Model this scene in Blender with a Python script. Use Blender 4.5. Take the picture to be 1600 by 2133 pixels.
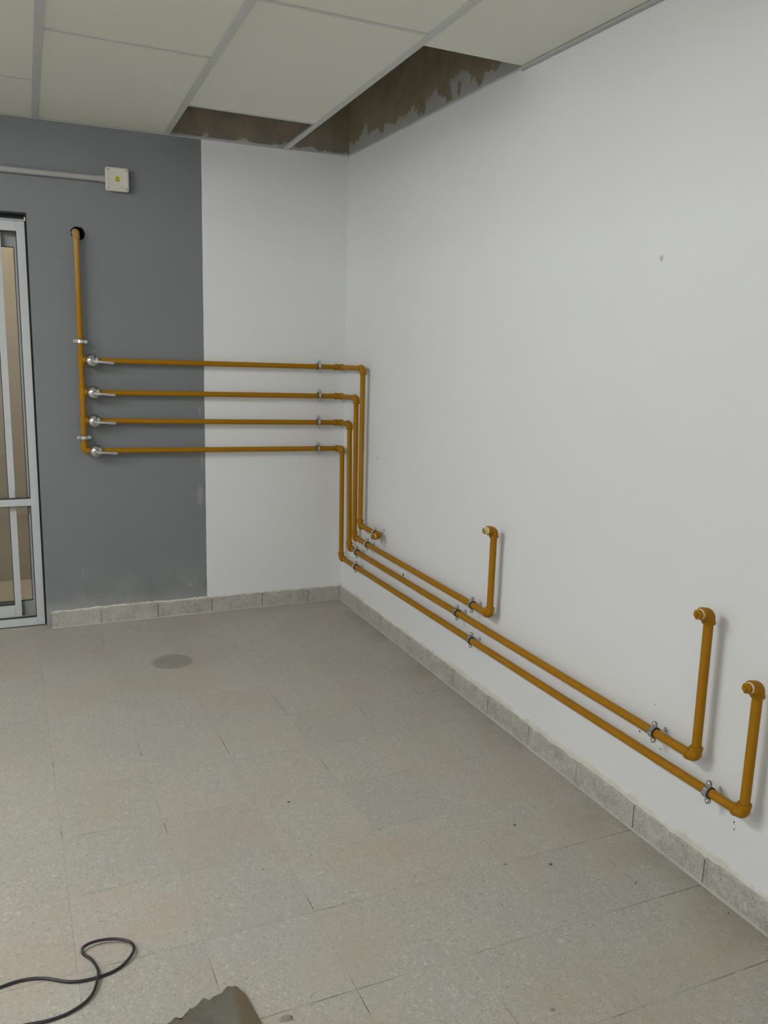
import bpy, bmesh, math, random
from mathutils import Vector, Matrix

random.seed(7)
scene = bpy.context.scene
COL = scene.collection
for o in list(bpy.data.objects):
    bpy.data.objects.remove(o)

# ------------------------------------------------------------------ camera
CAM_POS = Vector((-1.7708, -4.5225, 1.5))
YAW, PITCH, ROLL, FOCAL_PX = 0.4237, -0.1965, 0.0290, 1757.0
_d = Vector((math.sin(YAW) * math.cos(PITCH), math.cos(YAW) * math.cos(PITCH), math.sin(PITCH)))
_r = _d.cross(Vector((0, 0, 1))).normalized()
_u = _r.cross(_d)
_c, _s = math.cos(ROLL), math.sin(ROLL)
_right, _up = _c * _r + _s * _u, -_s * _r + _c * _u
cam_data = bpy.data.cameras.new('camera')
cam = bpy.data.objects.new('camera', cam_data)
COL.objects.link(cam)
cam.matrix_world = Matrix(((_right.x, _up.x, -_d.x, CAM_POS.x), (_right.y, _up.y, -_d.y, CAM_POS.y),
                           (_right.z, _up.z, -_d.z, CAM_POS.z), (0, 0, 0, 1)))
cam_data.sensor_fit = 'HORIZONTAL'
cam_data.sensor_width = 36.0
cam_data.lens = FOCAL_PX / 1600.0 * 36.0
cam_data.clip_start = 0.02
scene.camera = cam

# ------------------------------------------------------------------ world, exposure, lamp strength
world = bpy.data.worlds.new('world')
scene.world = world
world.use_nodes = True
world.node_tree.nodes['Background'].inputs[0].default_value = (0.55, 0.6, 0.65, 1)
world.node_tree.nodes['Background'].inputs[1].default_value = 0.3
vs = scene.view_settings
vs.view_transform = 'Standard'
vs.look = 'None'
vs.gamma = 1.0
vs.use_curve_mapping = False
vs.exposure = 0.0
TUBE_STRENGTH = 140.0
TUBE_COLOR = (0.965, 0.98, 1.01)
HALL_STRENGTH = 118.0
try:
    scene.cycles.use_denoising = True
    scene.cycles.max_bounces = 6
    scene.cycles.diffuse_bounces = 4
    scene.cycles.use_light_tree = False
    scene.cycles.adaptive_threshold = 0.03
    scene.cycles.glossy_bounces = 3
except Exception:
    pass

# ------------------------------------------------------------------ dimensions (metres)
ROOM_L, ROOM_F, SLAB_Z, CEIL_Z = -5.6, -6.9, 3.0, 2.485
DOOR_X0, DOOR_X1, DOOR_Z = -3.45, -1.632, 2.062
PAINT_X = -0.800
BASE_H = 0.087
OFF = 0.045
R_PIPE = 0.0133


# ------------------------------------------------------------------ material helpers
class NT:
    def __init__(self, name):
        self.m = bpy.data.materials.new(name)
        self.m.use_nodes = True
        self.t = self.m.node_tree
        self.b = self.t.nodes['Principled BSDF']
        self.out = self.t.nodes['Material Output']

    def n(self, typ, **kw):
        nd = self.t.nodes.new(typ)
        for k, v in kw.items():
            setattr(nd, k, v)
        return nd

    def l(self, a, b):
        self.t.links.new(a, b)

    def put(self, sock, v):
        if isinstance(v, bpy.types.NodeSocket):
            self.l(v, sock)
        else:
            if hasattr(sock.default_value, '__len__') and len(sock.default_value) == 4 and len(v) == 3:
                v = (*v, 1)
            sock.default_value = v

    def math(self, op, a, b=None, c=None, clamp=False):
        nd = self.n('ShaderNodeMath', operation=op)
        nd.use_clamp = clamp
        for i, v in enumerate((a, b, c)):
            if v is not None:
                self.put(nd.inputs[i], v)
        return nd.outputs[0]

    def mix(self, fac, a, b, mode='MIX'):
        nd = self.n('ShaderNodeMix', data_type='RGBA', blend_type=mode)
        self.put(nd.inputs[0], fac)
        self.put(nd.inputs[6], a)
        self.put(nd.inputs[7], b)
        return nd.outputs[2]

    def pos(self):
        g = self.n('ShaderNodeNewGeometry')
        return g.outputs['Position']

    def sep(self, v):
        s = self.n('ShaderNodeSeparateXYZ')
        self.l(v, s.inputs[0])
        return s.outputs

    def noise(self, v, scale, detail=4, rough=.55, dist=0.0):
        nd = self.n('ShaderNodeTexNoise')
        self.put(nd.inputs['Vector'], v)
        nd.inputs['Scale'].default_value = scale
        nd.inputs['Detail'].default_value = detail
        nd.inputs['Roughness'].default_value = rough
        nd.inputs['Distortion'].default_value = dist
        return nd.outputs[0]

    def voro(self, v, scale, feature='F1'):
        nd = self.n('ShaderNodeTexVoronoi', feature=feature)
        self.put(nd.inputs['Vector'], v)
        nd.inputs['Scale'].default_value = scale
        return nd

    def ramp(self, fac, stops, interp='LINEAR'):
        nd = self.n('ShaderNodeValToRGB')
        nd.color_ramp.interpolation = interp
        el = nd.color_ramp.elements
        while len(el) < len(stops):
            el.new(0.5)
        for e, (p, c) in zip(el, stops):
            e.position = p
            e.color = (*c, 1) if len(c) == 3 else c
        self.put(nd.inputs[0], fac)
        return nd.outputs[0]

    def step(self, v, lo, hi):
        nd = self.n('ShaderNodeMapRange')
        nd.clamp = True
        self.put(nd.inputs[0], v)
        nd.inputs[1].default_value = lo
        nd.inputs[2].default_value = hi
        return nd.outputs[0]

    def bump(self, h, strength=.3, dist=.002):
        nd = self.n('ShaderNodeBump')
        nd.inputs['Strength'].default_value = strength
        nd.inputs['Distance'].default_value = dist
        self.put(nd.inputs['Height'], h)
        self.l(nd.outputs[0], self.b.inputs['Normal'])

    def dist(self, p, c):
        nd = self.n('ShaderNodeVectorMath', operation='DISTANCE')
        self.l(p, nd.inputs[0])
        nd.inputs[1].default_value = c
        return nd.outputs['Value']

    def fin(self, col=None, rough=.6, metal=0.0, spec=None):
        if col is not None:
            self.put(self.b.inputs['Base Color'], col)
        self.put(self.b.inputs['Roughness'], rough)
        self.b.inputs['Metallic'].default_value = metal
        if spec is not None:
            self.b.inputs['Specular IOR Level'].default_value = spec
        return self.m


def plain(name, col, rough=.5, metal=0.0, nscale=30, var=.08, spec=None, bump=0.0):
    t = NT(name)
    p = t.pos()
    nz = t.noise(p, nscale, 3)
    dark = tuple(c * (1 - var) for c in col)
    lite = tuple(min(1, c * (1 + var)) for c in col)
    c = t.mix(nz, dark, lite)
    if bump:
        t.bump(t.noise(p, nscale * 8, 2), bump, .001)
    return t.fin(c, rough, metal, spec)


WHITE = (0.755, 0.765, 0.757)


def wall_mat(name, grey=False, axis='x'):
    """white emulsion (and the grey painted bay), bare render above the ceiling line"""
    t = NT(name)
    p = t.pos()
    x, y, z = t.sep(p)
    broad = t.noise(p, 1.3, 3)
    white = t.mix(broad, tuple(c * .955 for c in WHITE), tuple(c * 1.02 for c in WHITE))
    col = white
    if grey:
        n6 = t.noise(p, 6, 4, .6)
        g = t.mix(broad, (.182, .194, .198), (.197, .209, .213))
        # dusty foot of the wall and white splashes
        foot = t.math('MULTIPLY', t.step(z, .34, .09), t.step(n6, .38, .62))
        g = t.mix(t.math('MULTIPLY', foot, .30), g, (.40, .395, .37))
        lowdust = t.step(z, .15, .085)
        g = t.mix(t.math('MULTIPLY', lowdust, .40), g, (.40, .39, .36))
        v = t.voro(p, 24)
        fleck = t.math('MULTIPLY', t.step(v.outputs['Distance'], .13, .06),
                       t.math('MULTIPLY', t.step(z, .5, .15), t.step(n6, .50, .6)))
        g = t.mix(t.math('MULTIPLY', fleck, .7), g, (.6, .6, .58))
        # pale scuffs beside the paint edge
        for (cx, cz, sx, sz) in ((-.826, 1.125, .006, .022), (-.818, .86, .005, .045), (-.830, .665, .016, .055)):
            dx = t.math('MULTIPLY_ADD', x, 1 / sx, -cx / sx)
            dz = t.math('MULTIPLY_ADD', z, 1 / sz, -cz / sz)
            d2 = t.math('ADD', t.math('MULTIPLY', dx, dx), t.math('MULTIPLY', dz, dz))
            g = t.mix(t.math('MULTIPLY', t.step(d2, 1.6, .2), .26), g, (.45, .46, .46))
        edge = t.math('MULTIPLY_ADD', n6, .006, x)
        col = t.mix(t.step(edge, PAINT_X + .0022, PAINT_X + .0038), g, white)
    # bare render / concrete above the suspended ceiling, ragged roller line
    rag = t.noise(p, 7.5, 4, .62)
    if axis == 'x':
        lim = t.math('MULTIPLY_ADD', t.step(rag, .42, .68), .045, CEIL_Z + .002)
        lim = t.math('ADD', lim, t.math('MULTIPLY', t.step(x, -.5, -.25), .010))
        raw = t.ramp(rag, [(.25, (.25, .215, .160)), (.5, (.33, .285, .215)), (.62, (.38, .31, .235)), (.8, (.35, .245, .175))])
    else:
        lim = t.math('MULTIPLY_ADD', t.step(rag, .40, .66), .10, CEIL_Z + .022)
        raw = t.ramp(rag, [(.25, (.29, .24, .165)), (.5, (.38, .315, .225)), (.8, (.46, .385, .285))])
    raw_f = t.step(t.math('SUBTRACT', z, lim), -.002, .004)
    grey_band = t.mix(t.step(z, CEIL_Z + .001, CEIL_Z + .004), col, (.56, .56, .55))  # wall colour turns greyer just above the ceiling line
    col = t.mix(raw_f, grey_band, raw)
    t.bump(broad, .10, .02)
    return t.fin(col, .55, spec=.3)


def terrazzo(name, base=(.425, .405, .342), contrast=1.1, stain=True, grime=.0, bumpk=0):
    t = NT(name)
    p = t.pos()
    k = contrast
    b = base
    # chips are irregular slivers: stretch the cells with a coarse swirl
    sw = t.n('ShaderNodeTexNoise')
    sw.inputs['Scale'].default_value = 55
    sw.inputs['Detail'].default_value = 1
    t.l(p, sw.inputs['Vector'])
    sc_ = t.n('ShaderNodeVectorMath', operation='MULTIPLY_ADD')
    t.l(sw.outputs['Color'], sc_.inputs[0])
    sc_.inputs[1].default_value = (.022, .022, .022)
    t.l(p, sc_.inputs[2])
    q = sc_.outputs[0]
    v1 = t.voro(q, 120)
    v2 = t.voro(q, 250)
    s1 = t.sep(v1.outputs['Color'])
    s2 = t.sep(v2.outputs['Color'])
    d1, d2 = v1.outputs['Distance'], v2.outputs['Distance']
    col = t.mix(s2[2], tuple(c * (1 - .09 * k) for c in b), tuple(c * (1 + .09 * k) for c in b))
    col = t.mix(t.math('MULTIPLY', t.step(s1[1], .3, .9), .20 * k), col, tuple(c * .72 for c in b))
    pale = t.math('MULTIPLY', t.step(s1[0], .86, .90), t.step(d1, .60, .30))
    pale2 = t.math('MULTIPLY', t.step(s2[0], .86, .91), t.step(d2, .6, .35))
    col = t.mix(t.math('MULTIPLY', t.math('MAXIMUM', pale, pale2), .42 * k), col, (.63, .615, .545))
    dark2 = t.math('MULTIPLY', t.step(s2[1], .88, .94), t.step(d2, .6, .35))
    dark1 = t.math('MULTIPLY', t.step(s1[2], .966, .972), t.step(d1, .34, .20))
    col = t.mix(t.math('MAXIMUM', t.math('MULTIPLY', dark2, .42 * k), t.math('MULTIPLY', dark1, .7)), col, (.13, .12, .10))
    if stain:
        x, y, z = t.sep(p)
        nz = t.n('ShaderNodeTexNoise')
        nz.inputs['Scale'].default_value = 2.6
        nz.inputs['Detail'].default_value = 5
        nz.inputs['Roughness'].default_value = .62
        t.l(p, nz.inputs['Vector'])
        c3 = t.sep(nz.outputs['Color'])
        col = t.mix(t.math('MULTIPLY', t.step(c3[0], .50, .64), .40), col, (.435, .345, .275))
        col = t.mix(t.math('MULTIPLY', t.step(c3[1], .52, .68), .26), col, (.40, .36, .26))
        col = t.mix(t.math('MULTIPLY', t.step(c3[2], .50, .66), .24), col, (.38, .395, .345))
        # damp round mark
        d = t.math('MULTIPLY_ADD', c3[0], .10, t.dist(p, (-1.107, -.69, 0)))
        col = t.mix(t.math('MULTIPLY', t.step(d, .152, .132), .58), col, (.19, .175, .145))
        # patchy darker brown towards the foot of the right wall
        g = t.math('MULTIPLY', t.step(x, -.22, -.02), t.step(c3[1], .42, .60))
        col = t.mix(t.math('MULTIPLY', g, .42), col, (.215, .185, .14))
        # uneven tone from tile to tile
        oi = t.n('ShaderNodeObjectInfo')
        tone = t.math('MULTIPLY_ADD', oi.outputs['Random'], .05, .975)
        mul = t.n('ShaderNodeVectorMath', operation='SCALE')
        t.l(col, mul.inputs[0])
        t.l(tone, mul.inputs['Scale'])
        col = mul.outputs[0]
    if grime:
        gn = t.noise(p, 11, 4, .65)
        col = t.mix(t.math('MULTIPLY', t.step(gn, .50, .70), grime), col, (.21, .185, .15))
        col = t.mix(t.math('MULTIPLY', t.step(gn, .42, .30), .4), col, (.58, .57, .54))
        vn = t.noise(p, 48, 2, .6, 1.2)
        vein = t.step(t.math('ABSOLUTE', t.math('SUBTRACT', vn, .5)), .030, .008)
        col = t.mix(t.math('MULTIPLY', t.math('MULTIPLY', vein, t.step(gn, .40, .55)), .55), col, (.20, .185, .155))
        col = t.mix(t.math('MULTIPLY', t.step(vn, .60, .68), .45), col, (.62, .61, .56))
    if bumpk:
        t.bump(s1[0], bumpk, .002)
    return t.fin(col, .5, spec=.30)


M = {}
M['wall_back'] = wall_mat('painted_wall_two_tone', grey=True, axis='x')
M['wall_right'] = wall_mat('painted_wall_white', axis='y')
M['plaster'] = plain('white_plaster', WHITE, .6, 0, 2, .02, .3)
M['tile'] = terrazzo('terrazzo_tile')
M['base'] = terrazzo('terrazzo_baseboard', base=(.45, .435, .385), contrast=1.35, stain=False, grime=.34, bumpk=.35)


def grout_mat():
    t = NT('dirty_grout')
    p = t.pos()
    n1 = t.step(t.noise(p, 4.2, 4, .6), .55, .63)
    x, y, z = t.sep(p)
    n1 = t.math('MAXIMUM', n1, t.math('MULTIPLY', t.math('MULTIPLY', t.step(x, -.36, -.22), t.step(y, -2.45, -2.55)), t.step(t.math('ABSOLUTE', t.math('ADD', x, .185)), .005, .02)))
    col = t.mix(n1, (.39, .37, .31), (.05, .046, .04))
    return t.fin(col, .8)


M['grout'] = grout_mat()


def pipe_mat():
    t = NT('ochre_gas_paint')
    p = t.pos()
    x, y, z = t.sep(p)
    c = t.mix(t.noise(p, 18, 4), (.305, .138, .003), (.350, .163, .005))
    geo = t.n('ShaderNodeNewGeometry')
    up = t.sep(geo.outputs['Normal'])[2]
    du = t.math('MULTIPLY', t.step(up, .35, .95), t.step(t.noise(p, 25, 3), .35, .65))
    c = t.mix(t.math('MULTIPLY', du, .07), c, (.42, .30, .12))
    # old dusty top of the riser
    dust = t.math('MULTIPLY', t.math('MULTIPLY', t.step(z, 1.6, 1.95), t.step(x, -1.38, -1.40)), .35)
    c = t.mix(dust, c, (.50, .38, .18))
    return t.fin(c, .5, spec=.14)


M['pipe'] = pipe_mat()
M['panel'] = plain('cream_ceiling_panel', (.78, .775, .69), .7, 0, 3.0, .025, .2)
M['tee'] = plain('ceiling_tee_white', (.575, .58, .57), .45, 0, 8, .03, .3)
M['slab'] = plain('raw_concrete_slab', (.42, .37, .29), .9, 0, 5, .2, .1)
M['alu'] = plain('white_lacquered_aluminium', (.53, .55, .545), .35, 0, 9, .04, .3)
M['alu_grey_and_gap'] = plain('grey_aluminium_track_and_gap', (.38, .39, .385), .4, 0, 9, .06, .3)
M['gasket_and_gap'] = plain('black_gasket_and_gap', (.03, .03, .03), .7)
M['chrome'] = plain('polished_chrome', (.66, .66, .66), .09, 1.0, 20, .04)
M['satin'] = plain('satin_chrome_lever', (.56, .55, .53), .34, 1.0, 20, .05)
M['zinc'] = plain('zinc_plated_steel', (.66, .66, .65), .27, 1.0, 60, .12)
M['rubber'] = plain('black_rubber_lining', (.022, .022, .024), .6)
M['plastic'] = plain('ivory_plastic', (.585, .565, .485), .4, 0, 30, .02, .3)
M['conduit'] = plain('grey_white_conduit', (.36, .36, .335), .45, 0, 30, .05, .3)
M['brass'] = plain('brass_plug', (.72, .56, .24), .28, 1.0, 60, .1)
M['tape'] = plain('white_thread_tape', (.85, .85, .82), .6)
M['dark'] = plain('dark_void', (.03, .025, .022), .9)
M['mark'] = plain('grey_smudge', (.50, .50, .49), .7)
M['cord'] = plain('black_cable_sheath', (.018, .018, .02), .42, 0, 40, .1)
M['yellow'] = plain('yellow_sticker', (.62, .55, .02), .5, 0, 40, .05)
M['black'] = plain('black_print', (.03, .03, .02), .5)
M['hall_wall'] = plain('beige_corridor_wall', (.47, .39, .295), .6, 0, 3, .06, .3)
M['hall_floor'] = plain('beige_corridor_floor', (.50, .425, .335), .5, 0, 3, .06, .3)
M['hall_plain'] = plain('corridor_plaster', (.62, .60, .55), .7, 0, 3, .04, .2)
M['mortar'] = plain('cream_mortar', (.66, .635, .56), .85, 0, 26, .12, .1)
M['debris'] = plain('dark_debris', (.11, .10, .085), .8, 0, 200, .4)
M['debris_light'] = plain('grey_debris', (.27, .25, .21), .8, 0, 200, .4)
M['housing'] = plain('lamp_housing_white', (.82, .82, .80), .4, 0, 9, .02)


def glass_mat():
    t = NT('window_glass')
    tr = t.n('ShaderNodeBsdfTransparent')
    tr.inputs[0].default_value = (.96, .97, .965, 1)
    gl = t.n('ShaderNodeBsdfGlossy')
    gl.inputs['Roughness'].default_value = .02
    fr = t.n('ShaderNodeFresnel')
    fr.inputs[0].default_value = 1.5
    mx = t.n('ShaderNodeMixShader')
    t.l(fr.outputs[0], mx.inputs[0])
    t.l(tr.outputs[0], mx.inputs[1])
    t.l(gl.outputs[0], mx.inputs[2])
    t.l(mx.outputs[0], t.out.inputs['Surface'])
    return t.m


M['glass'] = glass_mat()


def emit_mat(name, col, s):
    t = NT(name)
    e = t.n('ShaderNodeEmission')
    e.inputs[0].default_value = (*col, 1)
    e.inputs[1].default_value = s
    t.l(e.outputs[0], t.out.inputs['Surface'])
    try:
        t.m.cycles.emission_sampling = 'FRONT'
    except Exception:
        pass
    return t.m


M['tube'] = emit_mat('fluorescent_tube', TUBE_COLOR, TUBE_STRENGTH)
M['tube_hall'] = emit_mat('corridor_fill_tube', (1, .95, .86), HALL_STRENGTH)


def scrap_mat():
    t = NT('torn_grey_board')
    p = t.pos()
    n1 = t.noise(p, 14, 5, .6)
    c = t.ramp(n1, [(.3, (.105, .100, .078)), (.5, (.135, .128, .100)), (.7, (.165, .160, .135))])
    r = t.step(t.noise(p, 9, 4, .6, .4), .54, .66)
    c = t.mix(t.math('MULTIPLY', r, .55), c, (.135, .088, .056))
    x, y, z = t.sep(p)
    # rusty straight margin on the right
    e = t.math('ADD', x, t.math('MULTIPLY', y, -.13))
    mg = t.math('MULTIPLY', t.step(t.math('ADD', e, t.math('MULTIPLY', t.noise(p, 30, 3), .02)), -.985, -.972), .8)
    c = t.mix(mg, c, (.115, .086, .048))
    t.bump(n1, .4, .004)
    return t.fin(c, .8, spec=.2)


M['scrap'] = scrap_mat()


# ------------------------------------------------------------------ mesh helpers
class MB:
    def __init__(self):
        self.v, self.f = [], []

    def box(self, x0, x1, y0, y1, z0, z1):
        b = len(self.v)
        self.v += [(x0, y0, z0), (x1, y0, z0), (x1, y1, z0), (x0, y1, z0),
                   (x0, y0, z1), (x1, y0, z1), (x1, y1, z1), (x0, y1, z1)]
        self.f += [tuple(b + i for i in q) for q in
                   ((0, 3, 2, 1), (4, 5, 6, 7), (0, 1, 5, 4), (1, 2, 6, 5), (2, 3, 7, 6), (3, 0, 4, 7))]
        return self

    def quad(self, *pts):
        b = len(self.v)
        self.v += [tuple(p) for p in pts]
        self.f.append(tuple(range(b, b + len(pts))))
        return self

    def prism(self, poly, z0, z1):
        """polygon (x,y), counter-clockwise, extruded in z"""
        n, b = len(poly), len(self.v)
        self.v += [(x, y, z0) for x, y in poly] + [(x, y, z1) for x, y in poly]
        self.f.append(tuple(b + i for i in reversed(range(n))))
        self.f.append(tuple(b + n + i for i in range(n)))
        for i in range(n):
            j = (i + 1) % n
            self.f.append((b + i, b + j, b + n + j, b + n + i))
        return self

    def sweep(self, path, radii, seg=20, cap=True, phase=0.0):
        path = [Vector(p) for p in path]
        if not hasattr(radii, '__len__'):
            radii = [radii] * len(path)
        n = len(path)
        tans = []
        for i in range(n):
            a = path[max(0, i - 1)]
            c = path[min(n - 1, i + 1)]
            d = c - a
            if d.length < 1e-7:
                d = tans[-1] if tans else Vector((0, 0, 1))
            tans.append(d.normalized())
        t0 = tans[0]
        ref = Vector((0, 0, 1)) if abs(t0.z) < .9 else Vector((1, 0, 0))
        u = t0.cross(ref).normalized()
        b = len(self.v)
        for i in range(n):
            u = (u - tans[i] * u.dot(tans[i])).normalized()
            w = tans[i].cross(u)
            for k in range(seg):
                a = 2 * math.pi * k / seg + phase
                self.v.append(tuple(path[i] + (u * math.cos(a) + w * math.sin(a)) * radii[i]))
        for i in range(n - 1):
            for k in range(seg):
                k2 = (k + 1) % seg
                self.f.append((b + i * seg + k, b + i * seg + k2, b + (i + 1) * seg + k2, b + (i + 1) * seg + k))
        if cap:
            self.f.append(tuple(b + k for k in reversed(range(seg))))
            self.f.append(tuple(b + (n - 1) * seg + k for k in range(seg)))
        return self

    def lathe(self, origin, axis, prof, seg=32):
        """prof: (distance along axis, radius)"""
        o, a = Vector(origin), Vector(axis).normalized()
        ref = Vector((0, 0, 1)) if abs(a.z) < .9 else Vector((1, 0, 0))
        u = a.cross(ref).normalized()
        w = a.cross(u)
        b = len(self.v)
        for d, r in prof:
            for k in range(seg):
                t = 2 * math.pi * k / seg
                self.v.append(tuple(o + a * d + (u * math.cos(t) + w * math.sin(t)) * max(r, 1e-5)))
        for i in range(len(prof) - 1):
            for k in range(seg):
                k2 = (k + 1) % seg
                self.f.append((b + i * seg + k, b + i * seg + k2, b + (i + 1) * seg + k2, b + (i + 1) * seg + k))
        self.f.append(tuple(b + k for k in reversed(range(seg))))
        self.f.append(tuple(b + (len(prof) - 1) * seg + k for k in range(seg)))
        return self

    def mesh(self, name, mat, smooth=False, bevel=0.0, angle=35):
        me = bpy.data.meshes.new(name)
        me.from_pydata(self.v, [], self.f)
        bm = bmesh.new()
        bm.from_mesh(me)
        bmesh.ops.recalc_face_normals(bm, faces=bm.faces)
        if bevel:
            bmesh.ops.bevel(bm, geom=[e for e in bm.edges if len(e.link_faces) == 2 and e.calc_face_angle(0) > .6],
                            offset=bevel, segments=2, affect='EDGES', profile=.6)
        bm.to_mesh(me)
        bm.free()
        me.materials.append(mat)
        if smooth:
            me.polygons.foreach_set('use_smooth', [True] * len(me.polygons))
            me.set_sharp_from_angle(angle=math.radians(angle))
        me.update()
        return me

    def build(self, name, mat, parent=None, smooth=False, bevel=0.0, angle=35):
        return link(name, self.mesh(name, mat, smooth, bevel, angle), parent)


def link(name, me, parent=None):
    o = bpy.data.objects.new(name, me)
    COL.objects.link(o)
    if parent is not None:
        o.parent = parent
        o.matrix_parent_inverse = parent_inv(parent)
    return o


_WM = {}


def parent_inv(p):
    return _WM.get(p.name, Matrix.Identity(4)).inverted() if p.name in _WM else Matrix.Identity(4)


def tag(o, label, cat, group=None, kind=None):
    o['label'] = label
    o['category'] = cat
    if group:
        o['group'] = group
    if kind:
        o['kind'] = kind
    return o


def thing(name, loc, label, cat, group=None, kind=None, mat=None):
    """Empty at the base of a thing; children meshes are given in world coordinates unless mat is used"""
    e = bpy.data.objects.new(name, None)
    e.empty_display_size = .05
    COL.objects.link(e)
    m = mat if mat is not None else Matrix.Translation(Vector(loc))
    e.matrix_world = m
    if mat is None:
        _WM[e.name] = m.copy()
    return tag(e, label, cat, group, kind)


# ------------------------------------------------------------------ room shell: walls
HOLE_X, HOLE_Z, HOLE_R = -1.405, 1.984, .033
w = MB()
xs = [ROOM_L, DOOR_X0, DOOR_X1, HOLE_X - .1, HOLE_X + .1, 0.0]
zs = [0.0, HOLE_Z - .1, DOOR_Z, HOLE_Z + .1, SLAB_Z]
for i in range(len(xs) - 1):
    for j in range(len(zs) - 1):
        cx, cz = (xs[i] + xs[i + 1]) / 2, (zs[j] + zs[j + 1]) / 2
        if DOOR_X0 < cx < DOOR_X1 and cz < DOOR_Z:
            continue
        back = [(xs[i], .2, zs[j]), (xs[i + 1], .2, zs[j]), (xs[i + 1], .2, zs[j + 1]), (xs[i], .2, zs[j + 1])]
        w.quad(*reversed(back))
        if abs(cx - HOLE_X) < .1 and abs(cz - HOLE_Z) < .1:
            continue
        w.quad(*[(a, 0, c) for a, _, c in back])
N = 40
for k in range(N):
    def sq(k):
        a = 2 * math.pi * k / N
        c, s = math.cos(a), math.sin(a)
        m = max(abs(c), abs(s))
        return (HOLE_X + .1 * c / m, 0, HOLE_Z + .1 * s / m)

    def ci(k, y, r=HOLE_R):
        a = 2 * math.pi * k / N
        rr = r * (1 + .03 * math.sin(3 * a) + .02 * math.sin(7 * a + 1))
        return (HOLE_X + rr * math.cos(a), y, HOLE_Z + rr * math.sin(a))
    w.quad(sq(k), sq(k + 1), ci(k + 1, 0), ci(k, 0))
w.quad((DOOR_X1, 0, 0), (DOOR_X1, .2, 0), (DOOR_X1, .2, DOOR_Z), (DOOR_X1, 0, DOOR_Z))
w.quad((DOOR_X0, 0, 0), (DOOR_X0, .2, 0), (DOOR_X0, .2, DOOR_Z), (DOOR_X0, 0, DOOR_Z))
w.quad((DOOR_X0, 0, DOOR_Z), (DOOR_X0, .2, DOOR_Z), (DOOR_X1, .2, DOOR_Z), (DOOR_X1, 0, DOOR_Z))
wall_back = w.build('wall_back', M['wall_back'])
tag(wall_back, 'far wall painted grey on the left and white beside the corner', 'wall', kind='structure')
hl = MB()
for k in range(N):
    hl.quad(ci(k, 0), ci(k + 1, 0), ci(k + 1, .15), ci(k, .15))
hl.quad(*[ci(k, .15) for k in range(N)])
hl.build('pipe_hole', M['dark'], wall_back)

wall_right = MB().box(0, .15, ROOM_F, .2, 0, SLAB_Z).build('wall_right', M['wall_right'])
tag(wall_right, 'long plain white wall on the right carrying the low pipe runs', 'wall', kind='structure')
wl = MB().box(ROOM_L - .15, ROOM_L, ROOM_F, .2, 0, SLAB_Z).build('wall_left', M['plaster'])
tag(wl, 'white wall on the far left side of the room out of view', 'wall', kind='structure')
wf = MB().box(ROOM_L - .15, .15, ROOM_F - .15, ROOM_F, 0, SLAB_Z).build('wall_front', M['plaster'])
tag(wf, 'white wall behind the viewer out of view', 'wall', kind='structure')

# small drill holes and knocks in the right wall
for (y, z, r, mt) in ((-.497, .913, .0055, 'dark'), (-.600, .906, .0035, 'dark'), (-.852, .372, .0075, 'dark'), (-.605, .548, .0065, 'dark'),
                      (-2.512, 1.768, .0085, 'mark'), (-1.66, .415, .0050, 'dark'), (-2.58, .345, .0050, 'dark'), (-2.605, .327, .0035, 'dark'),
                      (-2.63, .337, .0025, 'dark'), (-2.70, .312, .0025, 'dark'), (-3.0, .237, .0032, 'dark'), (-3.003, .217, .0025, 'dark'),
                      (-2.66, .44, .0022, 'dark'), (-2.32, .40, .0018, 'mark'), (-2.05, .25, .0022, 'mark'), (-3.10, 1.09, .0030, 'mark')):
    rr_ = random.Random(int(y * 1000))
    m = MB()
    pp = [(-.0004, y + r * rr_.uniform(.55, 1.1) * math.cos(k * .785), z + 1.25 * r * rr_.uniform(.55, 1.1) * math.sin(k * .785)) for k in range(8)]
    m.quad(*pp)
    m.build('wall_mark', M[mt], wall_right)

# ------------------------------------------------------------------ floor of 30 cm terrazzo tiles
TX = [-.185 - .3 * k for k in range(-1, 11)]       # joints running away from the viewer
TY = [-.225 - .3 * k for k in range(-1, 15)]       # joints running across
FX0, FY0 = TX[-1], TY[-1]
fl = MB()
fl.box(FX0, .1, FY0, .1, -.06, -.0006)
fl.box(ROOM_L, FX0, ROOM_F, .1, -.06, 0)
fl.box(FX0, .1, ROOM_F, FY0, -.06, 0)
floor = fl.build('floor', M['grout'])
floor.data.materials.append(M['tile'])
for p_ in floor.data.polygons:
    if p_.index >= 6:
        p_.material_index = 1
tag(floor, 'speckled grey-beige terrazzo floor with worn tile joints', 'floor', kind='structure')


def tile_mesh(wx, wy):
    g = .0008
    m = MB().box(-wx / 2 + g, wx / 2 - g, -wy / 2 + g, wy / 2 - g, -.012, 0)
    me = bpy.data.meshes.new('tile')
    me.from_pydata(m.v, [], m.f)
    bm = bmesh.new()
    bm.from_mesh(me)
    bmesh.ops.bevel(bm, geom=[e for e in bm.edges if all(v.co.z > -.001 for v in e.verts)], offset=.0004,
                    segments=1, affect='EDGES')
    bmesh.ops.recalc_face_normals(bm, faces=bm.faces)
    bm.to_mesh(me)
    bm.free()
    me.materials.append(M['tile'])
    return me


tile_cache = {}
edx = [0.0] + [v for v in TX if v < -.001]
edy = [0.0] + [v for v in TY if v < -.001]
for i in range(len(edx) - 1):
    for j in range(len(edy) - 1):
        wx, wy = edx[i] - edx[i + 1], edy[j] - edy[j + 1]
        key = (round(wx, 3), round(wy, 3))
        if key not in tile_cache:
            tile_cache[key] = tile_mesh(wx, wy)
        o = link('tile', tile_cache[key], floor)
        o.location = ((edx[i] + edx[i + 1]) / 2, (edy[j] + edy[j + 1]) / 2, random.uniform(-.0001, .0002))


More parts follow.
